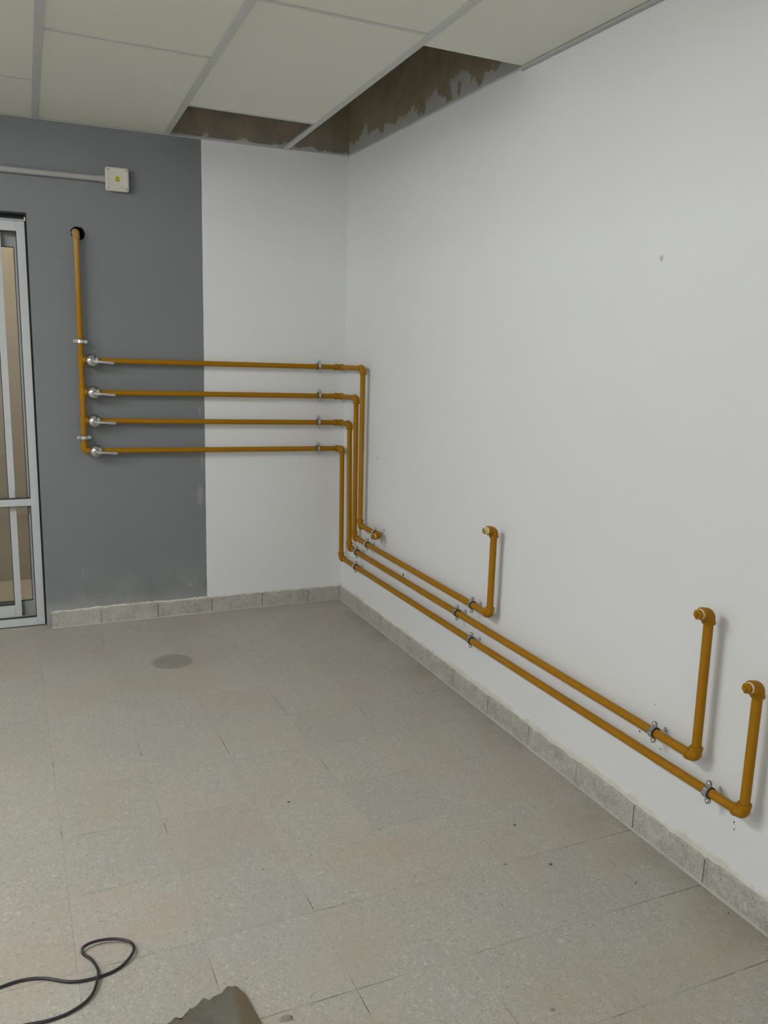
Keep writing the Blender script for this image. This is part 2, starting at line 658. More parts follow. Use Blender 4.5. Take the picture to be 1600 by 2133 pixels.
# ------------------------------------------------------------------ baseboards (30 cm terrazzo pieces under a ragged mortar line)
def ragged_strip(axis, a0, a1, lo, hi, thick, seed, steps, wall_off):
    """strip of mortar over the baseboard; top edge wavers between lo and hi"""
    rnd = random.Random(seed)
    n, m = steps, MB()
    hs = []
    cur = (lo + hi) / 2
    for i in range(n + 1):
        cur += rnd.uniform(-1, 1) * (hi - lo) * .28
        cur = min(max(cur, lo), hi)
        hs.append(cur + rnd.uniform(-.0015, .0015))
    for i in range(n + 1):
        a = a0 + (a1 - a0) * i / n
        for (d, z) in ((thick * (1 + rnd.uniform(0, .3)), BASE_H - .012), (thick, hs[i] - .003), (0.0, hs[i])):
            q = -d - wall_off
            m.v.append((a, q, z) if axis == 'x' else (q, a, z))
    for i in range(n):
        for k in range(2):
            b = i * 3 + k
            m.f.append((b, b + 3, b + 4, b + 1))
    return m


def baseboard(name, axis, a_start, joints, label, seed, lo, hi, steps):
    a1 = joints[-1]
    st = ragged_strip(axis, a_start, a1, BASE_H + lo, BASE_H + hi, .0045, seed, steps, 0.0)
    root = st.build(name, M['mortar'], smooth=True)
    tag(root, label, 'baseboard', kind='structure')
    rnd = random.Random(seed + 5)
    edges = [a_start] + joints
    for i in range(len(edges) - 1):
        e0, e1 = edges[i], edges[i + 1]
        L = abs(e1 - e0) - .003
        h = BASE_H + rnd.uniform(-.0035, .002)
        d = .0115 + rnd.uniform(-.0015, .0015)
        m = MB()
        nseg = 12
        # chipped upper arris: small random dips along the top edge
        tops = [h - (rnd.uniform(.002, .007) if rnd.random() < .3 else rnd.uniform(0, .0015)) for _ in range(nseg + 1)]
        for k in range(nseg + 1):
            s = -L / 2 + L * k / nseg
            for (dd, z) in ((.0, 0.0005), (d, 0.0005), (d, tops[k] - .003), (d - .003, tops[k]), (.0, tops[k])):
                m.v.append((s, -dd, z) if axis == 'x' else (-dd, s, z))
        for k in range(nseg):
            for q in range(4):
                b = k * 5 + q
                m.f.append((b, b + 5, b + 6, b + 1))
        m.f.append((0, 1, 2, 3, 4))
        m.f.append(tuple(nseg * 5 + q for q in reversed(range(5))))
        o = m.build('baseboard_tile', M['base'], root)
        c = (e0 + e1) / 2
        o.location = (c, -.0005, 0) if axis == 'x' else (-.0005, c, 0)
    # dark mortar behind the open joints
    jf = MB()
    lo_, hi_ = min(a_start, a1) + .001, max(a_start, a1) - .001
    if axis == 'x':
        jf.box(lo_, hi_, -.0088, -.0005, .0008, BASE_H - .010)
    else:
        jf.box(-.0088, -.0005, lo_, hi_, .0008, BASE_H - .010)
    jf.build('joint_mortar', M['joint'], root)
    # pale grout bead where baseboard meets floor
    g = MB()
    lo_, hi_ = min(a_start, a1), max(a_start, a1)
    if axis == 'x':
        g.quad((lo_, -.0118, .0055), (hi_, -.0118, .0055), (hi_, -.0175, .0006), (lo_, -.0175, .0006))
    else:
        g.quad((-.0118, lo_, .0055), (-.0118, hi_, .0055), (-.0175, hi_, .0006), (-.0175, lo_, .0006))
    g.build('grout_bead', M['grout_pale'], root)
    return root


M['joint'] = plain('dark_joint_mortar', (.10, .095, .08), .9, 0, 30, .3)
M['grout_pale'] = plain('pale_grout_bead', (.44, .425, .36), .8, 0, 12, .18)
baseboard('baseboard_back', 'x', -.0125, [-.21, -.485, -.775, -1.07, -1.365, -1.612],
          'low terrazzo baseboard along the grey and white far wall', 3, -.004, .006, 120)
baseboard('baseboard_right', 'y', -.0005, [-.24, -.53, -.825, -1.125, -1.425, -1.725, -2.025, -2.325, -2.625, -2.925,
          -3.225, -3.525, -3.825, -4.125],
          'low terrazzo baseboard with ragged cream mortar along the right white wall', 11, .001, .021, 420)


# ------------------------------------------------------------------ suspended ceiling
def barx(i, y):
    """centre line of main tee i (the grid is a little out of square with the room)"""
    base = {3: (-.360, .0455), 2: (-.9735, .0365), 1: (-1.5755, .0235)}
    if i in base:
        a, s = base[i]
    else:
        a, s = -1.5755 - .603 * (1 - i), .0235
    return a + s * y


TEE = .0145     # half width
Z0 = CEIL_Z
ceil = MB().box(ROOM_L, barx(-2, -2.5) - .02, ROOM_F, 0, Z0, Z0 + .02)
ceil.box(barx(-2, -2.5) - .02, 0, ROOM_F, -6.4, Z0, Z0 + .02)
ceiling = ceil.build('ceiling', M['panel'])
tag(ceiling, 'suspended ceiling of large cream panels with two bays left open', 'ceiling', kind='structure')
MB().box(ROOM_L - .15, .15, ROOM_F - .15, .2, SLAB_Z, SLAB_Z + .12).build('slab', M['slab'], ceiling)


def slanted_bar(p0, p1, half, z0, z1, name='main_tee'):
    a, b = Vector((p0[0], p0[1], 0)), Vector((p1[0], p1[1], 0))
    d = (b - a).normalized()
    n = Vector((-d.y, d.x, 0)) * half
    m = MB()
    m.prism([tuple((a - n).xy), tuple((b - n).xy), tuple((b + n).xy), tuple((a + n).xy)], z0, z0 + .0015)
    s = n * .08
    m.prism([tuple((a - s).xy), tuple((b - s).xy), tuple((b + s).xy), tuple((a + s).xy)], z0 + .0015, min(z1, z0 + .020))
    return m.build(name, M['tee'], ceiling)


for i in (-2, -1, 0, 1, 2, 3):
    slanted_bar((barx(i, -.001), -.001), (barx(i, -6.4), -6.4), TEE, Z0 - .001, Z0 + .034)

CROSS_SLOPE = .035
cols = {   # left bar index: joint positions at the middle of the column, first one nearest the far wall
    3: [-1.735, -2.99, -4.22, -5.45], 2: [-.587, -1.855, -3.09, -4.31, -5.54], 1: [-1.276, -2.52, -3.75, -4.98],
    0: [-.66, -1.91, -3.15, -4.38, -5.61], -1: [-1.27, -2.52, -3.75, -4.98], -2: [-.62, -1.86, -3.1, -4.34, -5.57]}
OPEN = {(3, 0), (2, 0)}                   # panels taken out beside the corner
for i, joints in cols.items():
    ys = [-.001] + joints + [-6.4]

    def xl(y): return barx(i, y)

    def xr(y): return barx(i + 1, y) if i < 3 else -.001

    def yat(y, x, j):
        if j in (0, len(ys) - 1):
            return y
        return y + CROSS_SLOPE * (x - (xl(y) + xr(y)) / 2)
    for j, y in enumerate(ys):
        if 0 < j < len(ys) - 1 and not (i == 3 and j == 1):
            a, b = xl(y) + TEE, xr(y) - (TEE if i < 3 else 0)
            slanted_bar((a, yat(y, a, j)), (b, yat(y, b, j)), TEE * .62 if (i, j) != (2, 1) else TEE * .8, Z0 - .0005, Z0 + .03, 'cross_tee')
    for j in range(len(ys) - 1):
        ya, yb = ys[j], ys[j + 1]
        if (i, j) in OPEN:
            continue
        e = .003
        g = .0 if not (i == 3) else 0.0
        x00, x10 = xl(ya) + e, xr(ya) - e
        x01, x11 = xl(yb) + e, xr(yb) - e
        poly = [(x01, yat(yb, x01, j + 1) + e), (x11, yat(yb, x11, j + 1) + e),
                (x10, yat(ya, x10, j) - e), (x00, yat(ya, x00, j) - e)]
        dz = random.uniform(.0006, .0018)
        MB().prism(poly, Z0 + dz, Z0 + .014 + dz).build('ceiling_panel', M['panel'], ceiling, bevel=.0012)

# wall angle trims (L section)
wa = MB().box(-.024, -.0005, -6.4, -1.70, Z0 - .0025, Z0 - .001).box(-.002, -.0005, -6.4, -1.70, Z0 - .001, Z0 + .028)
wa = wa.build('wall_angle', M['tee'], ceiling)
wb = MB().box(ROOM_L, barx(3, 0) - .0, -.009, -.0005, Z0 - .0025, Z0 - .001).box(ROOM_L, barx(3, 0), -.002, -.0005, Z0 - .001, Z0 + .012)
wb.build('wall_angle', M['tee'], ceiling)
# solid grey strip in place of the shadow line between angle and plaster
MB().box(-.0016, -.0002, -6.4, -1.70, Z0 - .0065, Z0 - .0026).build('shadow_gap_strip', M['alu_grey_and_gap'], ceiling)

# ------------------------------------------------------------------ twin-tube ceiling lamps: open white troughs under the panels
def lamp(cx, cy, label, turn=False):
    m = Matrix.Translation((cx, cy, Z0)) @ Matrix.Rotation(math.pi / 2 if turn else 0, 4, 'Z')
    t = thing('ceiling_lamp', (cx, cy, Z0), label, 'ceiling lamp', 'twin-tube ceiling lamps', mat=m)
    hx, hy, zt, zb = .64, .14, -.0015, -.062
    h = MB()
    h.box(-hx, hx, -hy, hy, zt - .006, zt)
    for s in (-1, 1):
        h.box(-hx, hx, *sorted((s * hy, s * (hy - .004))), zb, zt - .006)
        h.box(*sorted((s * hx, s * (hx - .004))), -hy + .004, hy - .004, zb, zt - .006)
    h.build('housing', M['housing'], t)
    for dy in (-.065, .065):
        MB().sweep([(-.6, dy, -.070), (.6, dy, -.070)], .013, 8).build('tube', M['tube'], t, smooth=True)
        for s in (-1, 1):
            MB().box(*sorted((s * .601, s * .622)), dy - .012, dy + .012, -.083, zt - .006).build('socket', M['housing'], t)


lamp(-2.85, -2.20, 'twin-tube ceiling lamp left of the view, nearest the far wall', True)
lamp(-4.60, -2.40, 'twin-tube ceiling lamp far to the left of the view')
lamp(-3.60, -5.70, 'twin-tube ceiling lamp behind the viewer')

# ------------------------------------------------------------------ sliding door in the grey wall
door = thing('door_1', ((DOOR_X0 + DOOR_X1) / 2, .1, 0), 'white aluminium glazed sliding door at the left edge of the grey wall', 'door', kind='structure')
FY = .055
FR = DOOR_X1 - .009
FL = DOOR_X0 + .009
f = MB()
f.box(FR - .038, FR, FY, FY + .035, .006, 2.026)
f.box(FL, FL + .038, FY, FY + .035, .006, 2.026)
f.box(FL + .038, FR - .038, FY, FY + .035, 1.980, 2.026)
f.box(FL + .038, FR - .038, FY, FY + .035, .006, .046)
f.build('outer_frame', M['alu'], door, bevel=.002)
MB().box(FL + .038, FR - .038, FY + .003, FY + .032, .640, .676).build('cross_rail', M['alu'], door, bevel=.002)
MB().box(FL, FR, FY + .04, FY + .125, 2.028, DOOR_Z - .001).build('head_gap_shade', M['gasket_and_gap'], door)  # black strip standing in for the shade in the gap above the frame
MB().box(FL, FR, FY + .0, FY + .03, 2.0265, 2.036).build('head_track', M['alu_grey_and_gap'], door)
MB().box(DOOR_X0 + .001, DOOR_X1 - .001, .0005, .199, -.012, .0).build('threshold', M['tile'], door)
for (a, b) in (((FR + .0005), DOOR_X1 - .0005),):
    MB().box(a, b, FY + .012, FY + .035, .006, 2.03).build('side_gap_strip', M['gasket_and_gap'], door)  # black strip filling the narrow gap between frame and opening edge
# black beads around the four glazing openings of the front frame
for z0, z1 in ((.046, .640), (.676, 1.980)):
    x0, x1 = FL + .038, FR - .038
    m = MB()
    bw = .004
    yb0, yb1 = FY + .010, FY + .030
    m.box(x1 - bw, x1 - .0002, yb0, yb1, z0 + .0002, z1 - .0002).box(x0 + .0002, x0 + bw, yb0, yb1, z0 + .0002, z1 - .0002)
    m.box(x0 + bw, x1 - bw, yb0, yb1, z1 - bw, z1 - .0002).box(x0 + bw, x1 - bw, yb0, yb1, z0 + .0002, z0 + bw)
    m.build('glazing_bead', M['gasket_and_gap'], door)


def sash(x0, x1, y, mat, stile, bot, top, zb, zt):
    s = MB()
    s.box(x0, x0 + stile, y, y + .026, zb, zt).box(x1 - stile, x1, y, y + .026, zb, zt)
    s.box(x0 + stile, x1 - stile, y, y + .026, zb, zb + bot).box(x0 + stile, x1 - stile, y, y + .026, zt - top, zt)
    so = s.build('sliding_sash', mat, door, bevel=.0015)
    g = MB().box(x0 + stile - .004, x1 - stile + .004, y + .011, y + .015, zb + bot - .004, zt - top + .004)
    g.build('glass', M['glass'], so)
    b = MB()
    q = .0035
    X0, X1, Za, Zb = x0 + stile, x1 - stile, zb + bot, zt - top
    b.box(X0, X0 + q, y + .002, y + .0105, Za, Zb).box(X1 - q, X1, y + .002, y + .0105, Za, Zb)
    b.box(X0 + q, X1 - q, y + .002, y + .0105, Za, Za + q).box(X0 + q, X1 - q, y + .002, y + .0105, Zb - q, Zb)
    b.build('glass_seal', M['gasket_and_gap'], so)
    return so


sash(FL + .03, -1.749, FY + .042, M['alu'], .031, .080, .075, .030, 1.985)      # front leaf, its right stile in view
sash(-2.55, FR - .030, FY + .085, M['alu_grey_and_gap'], .020, .080, .068, .036, 1.982)  # rear leaf, behind
hnd = MB().box(-1.757, -1.751, FY + .030, FY + .044, .69, .715).build('latch', M['alu'], door, bevel=.001)

# corridor seen through the glass
hall = MB()
hall.box(ROOM_L, .8, 1.0, 1.1, -.02, 2.9)
wall_hall = hall.build('wall_corridor', M['hall_wall'])
tag(wall_hall, 'beige corridor wall seen through the glass of the sliding door', 'wall', kind='structure')
hf = MB().box(ROOM_L, .8, .2, 1.0, -.06, -.001).build('floor_corridor', M['hall_floor'])
tag(hf, 'beige corridor floor beyond the sliding door', 'floor', kind='structure')
hc = MB().box(ROOM_L, .8, .2, 1.1, 2.9, 2.95).build('ceiling_corridor', M['hall_plain'])
tag(hc, 'plain corridor ceiling beyond the sliding door', 'ceiling', kind='structure')
for nm, xx in (('wall_corridor_left', ROOM_L - .05), ('wall_corridor_right', .8)):
    o = MB().box(xx, xx + .05, .2, 1.1, -.02, 2.9).build(nm, M['hall_plain'])
    tag(o, 'end wall of the corridor, ' + ('left' if xx < -1 else 'right') + ' end, out of view', 'wall', kind='structure')
ct = thing('corridor_fill_lamp', (-2.2, .62, 2.9), 'added tube lamp to light the corridor, unseen', 'ceiling lamp')  # added out of view to give the corridor its light
MB().box(-3.0, -1.4, .58, .66, 2.86, 2.8995).build('housing', M['housing'], ct, bevel=.004)
MB().sweep([(-2.95, .62, 2.84), (-1.45, .62, 2.84)], .016, 12).build('tube', M['tube_hall'], ct, smooth=True)


# ------------------------------------------------------------------ pipe fittings
def arc_pts(p, din, dout, leg, bend):
    """centre line of an elbow at p: from p - din*leg to p + dout*leg"""
    pts = [p - din * leg]
    c = p - din * bend + dout * bend
    for k in range(9):
        a = math.pi / 2 * k / 8
        pts.append(c - dout * bend * math.cos(a) + din * bend * math.sin(a))
    pts.append(p + dout * leg)
    return pts


LEG = .031


def elbow_mb(p, din, dout, leg=LEG, r=R_PIPE):
    p, din, dout = Vector(p), Vector(din).normalized(), Vector(dout).normalized()
    dout = (dout - din * dout.dot(din) * .0).normalized()
    core = arc_pts(p, din, dout, leg, min(.017, leg * .6))
    m = MB()
    body, rr = [], []
    R0, R1 = r * 1.22, r * 1.40
    # start collar
    s, e = core[0], core[-1]
    body += [s, s, s + din * .002, s + din * .008, s + din * .0095]
    rr += [r * .98, R1 * .96, R1, R1, R0]
    for q in core[1:-1]:
        body.append(q)
        rr.append(R0 * 1.03)
    body += [e - dout * .0095, e - dout * .008, e - dout * .002, e, e]
    rr += [R0, R1, R1, R1 * .96, r * .98]
    m.sweep(body, rr, 22)
    return m


def tee_mb(p, along, out, r=R_PIPE):
    p, along, out = Vector(p), Vector(along).normalized(), Vector(out).normalized()
    R0, R1 = r * 1.2, r * 1.36
    m = MB()
    h = .030
    m.sweep([p - along * h, p - along * h, p - along * (h - .008), p - along * (h - .009), p + along * (h - .009),
             p + along * (h - .008), p + along * h, p + along * h],
            [r * .98, R1, R1, R0, R0, R1, R1, r * .98], 22)
    m.sweep([p, p + out * .012, p + out * .013, p + out * .0205, p + out * .0205], [R0, R0, R1, R1, r * .98], 22)
    return m


def plug(parent, p, d, brass=False, r=R_PIPE, spin=.3):
    """thread tape ring and hexagon-headed plug in the open end of an elbow; p is the elbow face"""
    p, d = Vector(p), Vector(d).normalized()
    mat = M['brass'] if brass else M['pipe']
    m = MB()
    m.sweep([p - d * .004, p + d * .006, p + d * .007], [r * 1.0, r * 1.0, r * .9], 20)
    m.sweep([p + d * .0055, p + d * .0065, p + d * .014, p + d * .0155], [r * 1.02, r * 1.08, r * 1.08, r * .95], 6, phase=spin)
    m.sweep([p + d * .015, p + d * .020, p + d * .0215], [r * .62, r * .58, r * .45], 4, phase=spin)
    po = m.build('plug', mat, parent, smooth=True, angle=30)
    MB().sweep([p + d * .0002, p + d * .0002, p + d * .0036, p + d * .0036], [r * .9, r * 1.09, r * 1.07, r * .9], 20).build('thread_tape', M['tape'], po, smooth=True)


def run_pipe(parent, pts, end_dir=None, names=None, brass=False, start_trim=0.0):
    """straight pipes joined by elbows at every interior vertex (and at the last one if it turns out to the room)"""
    pts = [Vector(p) for p in pts]
    dirs = [(pts[i + 1] - pts[i]).normalized() for i in range(len(pts) - 1)]
    n = len(pts)
    for i in range(n - 1):
        a = pts[i] + dirs[i] * (.017 if i > 0 else 0)
        last_elbow = (i < n - 2) or end_dir is not None
        b = pts[i + 1] - dirs[i] * (.017 if last_elbow else 0)
        if (b - a).dot(dirs[i]) > .001:
            MB().sweep([a, b], R_PIPE, 22).build('pipe_length', M['pipe'], parent, smooth=True)
    for i in range(1, n - 1):
        lg = min(LEG, (pts[i] - pts[i - 1]).length / 2 + .003, (pts[i + 1] - pts[i]).length / 2 + .003)
        elbow_mb(pts[i], dirs[i - 1], dirs[i], lg).build('elbow', M['pipe'], parent, smooth=True, angle=40)
    if end_dir is not None:
        e = Vector(end_dir).normalized()
        elbow_mb(pts[-1], dirs[-1], e).build('elbow', M['pipe'], parent, smooth=True, angle=40)
        plug(parent, pts[-1] + e * LEG, e, brass)


HZ = [(1.379, 1.3675), (1.221, 1.2065), (1.079, 1.0585), (.927, .9105)]    # height at the valve, at the corner
XV = [-1.3655, -1.3645, -1.3665, -1.3635]                                    # valve centres
branches = [
    dict(top=(-.374, 1.371), bot=(-.384, .531), end=[(-.645, .530)], label='highest ochre gas pipe, dropping to a short plugged stub near the corner', brass=False),
    dict(top=(-.291, 1.211), bot=(-.306, .447), end=[(-1.752, .4495), (-1.752, .797)], label='second highest ochre gas pipe, ending at the farthest upright with a brass plug', brass=True),
    dict(top=(-.200, 1.064), bot=(-.236, .371), end=[(-2.882, .382), (-2.877, .806)], label='third ochre gas pipe from the top, ending at the upright second from the right', brass=False),
    dict(top=None, bot=None, end=[(-3.065, .308), (-3.064, .668)], label='lowest ochre gas pipe, running to the nearest upright at the right edge', brass=False),
]
for k, b in enumerate(branches):
    z0, z1 = HZ[k]
    start = (XV[k] + .0303, -OFF, z0)
    if b['top']:
        corner = (-OFF, -OFF, z1 - .002)
        pts = [start, corner, (-OFF, b['top'][0], b['top'][1]), (-OFF, b['bot'][0], b['bot'][1])]
    else:
        pts = [start, (-.041, -OFF, z1 - .001), (-.041, -.085, z1 - .002), (-OFF, -.112, .283)]
    pts += [(-OFF, y, z) for y, z in b['end']]
    t = thing('gas_pipe', start, b['label'], 'pipe', 'ochre gas pipes along the walls')
    run_pipe(t, pts, end_dir=(-1, 0, -.02) if k else (-1, -.25, -.05), brass=b['brass'])

# riser with three tees and a bottom elbow
RX, RY = -1.4175, -OFF
ris = thing('riser_pipe', (RX, RY, .93), 'upright ochre gas riser coming out of a hole in the grey wall', 'pipe')
top = Vector((RX, RY, 1.985))
elbow_mb(top, (0, 1e-6, 1), (0, 1, 0)).build('elbow', M['pipe'], ris, smooth=True, angle=40)
MB().sweep([top + Vector((0, .02, 0)), top + Vector((0, .17, 0))], R_PIPE, 20).build('wall_sleeve', M['pipe'], ris, smooth=True)
MB().sweep([(RX, RY, .925 + LEG - .004), (RX, RY, 1.985 - LEG + .004)], R_PIPE, 22).build('pipe_length', M['pipe'], ris, smooth=True)
for k in range(3):
    tee_mb((RX, RY, HZ[k][0] + .001), (0, 0, 1), (1, 0, 0)).build('tee_fitting', M['pipe'], ris, smooth=True, angle=40)
elbow_mb((RX, RY, HZ[3][0] + .001), (0, 0, -1), (1, 0, 0)).build('elbow', M['pipe'], ris, smooth=True, angle=40)


# ------------------------------------------------------------------ valves
def valve(k, label):
    z = HZ[k][0]
    c = Vector((XV[k], -OFF, z))
    t = thing('gas_valve', (c.x, c.y, c.z), label, 'valve', 'chrome lever valves beside the riser')
    b = MB()
    x = Vector((1, 0, 0))
    b.sweep([c - x * .030, c - x * .030, c - x * .018, c - x * .018], [.010, .0175, .0175, .012], 6)
    b.sweep([c + x * .030, c + x * .030, c + x * .018, c + x * .018], [.010, .0175, .0175, .012], 6)
    b.sweep([c - x * .019, c - x * .014, c - x * .006, c + x * .006, c + x * .014, c + x * .019], [.013, .018, .021, .021, .018, .013], 20)
    b.build('valve_body', M['chrome'], t, smooth=True)
    # bell-shaped chrome cover facing the room
    o = c + Vector((0, -.012, 0))
    d = (0, -1, 0)
    MB().lathe(o, d, [(0, .024), (.001, .0335), (.004, .0345), (.008, .0335), (.014, .0305), (.020, .0255), (.025, .019),
                      (.0275, .0125), (.0280, .0118), (.0245, .0105)], 40).build('bell_cover', M['chrome'], t, smooth=True, angle=50)
    MB().lathe(c + Vector((0, -.030, 0)), d, [(0, .0075), (.014, .0075), (.0155, .0066), (.0165, .003)], 24).build('spindle', M['satin'], t, smooth=True)
    tilt = (-.085, -.075, -.06, -.065)[k]
    L = MB()
    prof = [(-.010, .006, .0), (.0, .0080, .0), (.012, .0074, .001), (.026, .0056, .003), (.045, .0058, .0045), (.070, .0072, .005),
            (.088, .0080, .0045), (.096, .0074, .0042), (.100, .0045, .004)]
    for (s, hw, off) in prof:
        for (dz, dy) in ((-hw, 0), (-hw * .8, -.0045), (hw * .8, -.0045), (hw, 0)):
            X, Zr = s, dz
            L.v.append((c.x + X * math.cos(tilt) - Zr * math.sin(tilt), c.y - .0425 - off + dy, c.z - .002 + X * math.sin(tilt) + Zr * math.cos(tilt)))
    for i in range(len(prof) - 1):
        for q in range(4):
            q2 = (q + 1) % 4
            L.f.append((i * 4 + q, i * 4 + q2, i * 4 + 4 + q2, i * 4 + 4 + q))
    L.f.append((3, 2, 1, 0))
    n = (len(prof) - 1) * 4
    L.f.append((n, n + 1, n + 2, n + 3))
    L.build('lever', M['satin'], t, smooth=True, angle=50)


for k, lb in enumerate(('topmost chrome lever valve beside the ochre riser', 'second chrome lever valve from the top beside the riser',
                        'third chrome lever valve from the top beside the riser', 'lowest chrome lever valve at the foot of the riser')):
    valve(k, lb)


# ------------------------------------------------------------------ pipe clamps: shared meshes in local axes (x along pipe, y to the ears, z off the wall)
def half_ring(r0, r1, w0, a0, a1, n=14):
    m = MB()
    for i in range(n + 1):
        a = a0 + (a1 - a0) * i / n
        for (r, xx) in ((r0, -w0), (r0, w0), (r1, w0), (r1, -w0)):
            m.v.append((xx, r * math.cos(a), OFF + r * math.sin(a)))
    for i in range(n):
        for q in range(4):
            q2 = (q + 1) % 4
            m.f.append((i * 4 + q, i * 4 + q2, i * 4 + 4 + q2, i * 4 + 4 + q))
    m.f.append((3, 2, 1, 0))
    b = n * 4
    m.f.append((b, b + 1, b + 2, b + 3))
    return m


CR0, CR1, CW = R_PIPE + .0032, R_PIPE + .0054, .0080
front = half_ring(CR0, CR1, CW, .16, math.pi - .16)
backh = half_ring(CR0, CR1, CW, math.pi + .16, 2 * math.pi - .16)
for s in (-1, 1):
    c_ = s * (CR1 + .0080)
    poly = [(CW, s * (CR0 - .001)), (CW, c_)] + [(CW * math.cos(k * math.pi / 8), c_ + s * CW * math.sin(k * math.pi / 8)) for k in range(1, 8)]
    poly += [(-CW, c_), (-CW, s * (CR0 - .001))]
    if s < 0:
        poly.reverse()
    front.prism(poly, OFF + .0014, OFF + .0038)
    backh.prism(poly, OFF - .0038, OFF - .0014)
me_front = front.mesh('clamp_front', M['zinc'], smooth=True, angle=30)
me_back = backh.mesh('clamp_back', M['zinc'], smooth=True, angle=30)
lin = half_ring(R_PIPE + .0002, CR0 + .0004, CW + .0030, .12, math.pi - .12)
l2 = half_ring(R_PIPE + .0002, CR0 + .0004, CW + .0030, math.pi + .12, 2 * math.pi - .12)
b0 = len(lin.v)
lin.v += l2.v
lin.f += [tuple(i + b0 for i in f_) for f_ in l2.f]
me_lin = lin.mesh('rubber_lining', M['rubber'], smooth=True, angle=30)


def screw_mesh(s):
    y = s * (CR1 + .0080)
    m = MB()
    m.lathe((0, y, OFF - .009), (0, 0, 1), [(0, .0026), (.012, .0026), (.0126, .0055), (.0142, .0053), (.0158, .0040), (.0165, .0016)], 14)
    m.lathe((0, y, OFF - .0075), (0, 0, 1), [(0, .005), (.0038, .005)], 6)
    return m.mesh('screw', M['zinc'], smooth=True, angle=40)


me_scr = (screw_mesh(-1), screw_mesh(1))
me_stud = MB().lathe((0, 0, .0004), (0, 0, 1), [(0, .0070), (.0016, .0068), (.0022, .0042), (OFF - CR1 - .007, .0042), (OFF - CR1 - .0068, .0075),
                                           (OFF - CR1 + .001, .0075)], 16).mesh('stud', M['zinc'], smooth=True, angle=35)


def clamp(foot, axis, normal, label, group, twist=0.0):
    ax, nz = Vector(axis).normalized(), Vector(normal).normalized()
    ax = Matrix.Rotation(twist, 3, nz) @ ax
    ey = nz.cross(ax)
    m = Matrix(((ax.x, ey.x, nz.x, foot[0]), (ax.y, ey.y, nz.y, foot[1]), (ax.z, ey.z, nz.z, foot[2]), (0, 0, 0, 1)))
    t = thing('pipe_clamp', foot, label, 'pipe clamp', group, mat=m)
    for nm, me in (('front_band', me_front), ('back_band', me_back), ('rubber_lining', me_lin), ('screw', me_scr[0]), ('screw', me_scr[1]), ('stud', me_stud)):
        link(nm, me, t)


gA = 'clamps on the riser'
clamp((RX, 0, 1.470), (0, 0, 1), (0, -1, 0), 'zinc pipe clamp on the riser just above the topmost valve', gA, -.06)
clamp((RX, 0, .996), (0, 0, 1), (0, -1, 0), 'zinc pipe clamp on the riser just above the lowest valve', gA)
gB = 'clamps on the far wall near the corner'
for k, (nm, cx) in enumerate((('highest', -.172), ('second highest', -.168), ('third highest', -.170), ('lowest', -.172))):
    z0, z1 = HZ[k]
    zz = z0 + (z1 - z0) * (cx + 1.3) / 1.25
    clamp((cx, 0, zz), (1, 0, (z1 - z0) / 1.3), (0, -1, 0), 'zinc clamp near the corner on the %s of the four far-wall pipes' % nm, gB, (.0, -.05, .04, -.08)[k])
gC = 'clamps on the right wall'
for (y, z, lb, tw) in (
        (-.590, .530, 'zinc clamp beside the short plugged stub of the highest pipe', .05),
        (-.490, .4475, 'zinc clamp near the corner on the highest of the three long low pipes', .0),
        (-.345, .3712, 'zinc clamp near the corner on the middle of the three long low pipes', .0),
        (-.335, .2849, 'zinc clamp near the corner on the lowest of the three long low pipes', .05),
        (-1.612, .4493, 'zinc clamp just before the farthest upright pipe end on the right wall', .0),
        (-1.490, .3763, 'zinc clamp halfway along the middle long low pipe', .0),
        (-1.617, .296, 'zinc clamp halfway along the lowest long low pipe', -.06),
        (-2.713, .3815, 'shiny zinc clamp just before the second upright from the right', .0),
        (-2.942, .306, 'shiny zinc clamp nearest the viewer on the lowest pipe', .03)):
    clamp((0, y, z), (0, 1, 0), (-1, 0, 0), lb, gC, tw)

# ------------------------------------------------------------------ junction box and conduit
BX0, BX1, BZ0, BZ1, BD = -1.272, -1.163, 2.190, 2.299, .046
bcx, bcz = (BX0 + BX1) / 2, (BZ0 + BZ1) / 2
box = thing('junction_box', (bcx, 0, bcz), 'square ivory electrical junction box with a yellow warning sticker on the grey wall', 'junction box')


def rounded_rect(x0, x1, z0, z1, r, n=6):
    pts = []
    for (cx, cz, a0) in ((x1 - r, z0 + r, -90), (x1 - r, z1 - r, 0), (x0 + r, z1 - r, 90), (x0 + r, z0 + r, 180)):
        for k in range(n + 1):
            a = math.radians(a0 + 90 * k / n)
            pts.append((cx + r * math.cos(a), cz + r * math.sin(a)))
    return pts


def rr_stack(levels):
    """levels: (y, inset, r) rounded rectangles stacked off the wall"""
    m = MB()
    cnt = None
    for (y, ins, r) in levels:
        pp = rounded_rect(BX0 + ins, BX1 - ins, BZ0 + ins, BZ1 - ins, r)
        cnt = len(pp)
        m.v += [(x, y, z) for x, z in pp]
    for i in range(len(levels) - 1):
        for k in range(cnt):
            k2 = (k + 1) % cnt
            m.f.append((i * cnt + k, i * cnt + k2, (i + 1) * cnt + k2, (i + 1) * cnt + k))
    m.f.append(tuple(range(cnt)))
    m.f.append(tuple((len(levels) - 1) * cnt + k for k in reversed(range(cnt))))
    return m


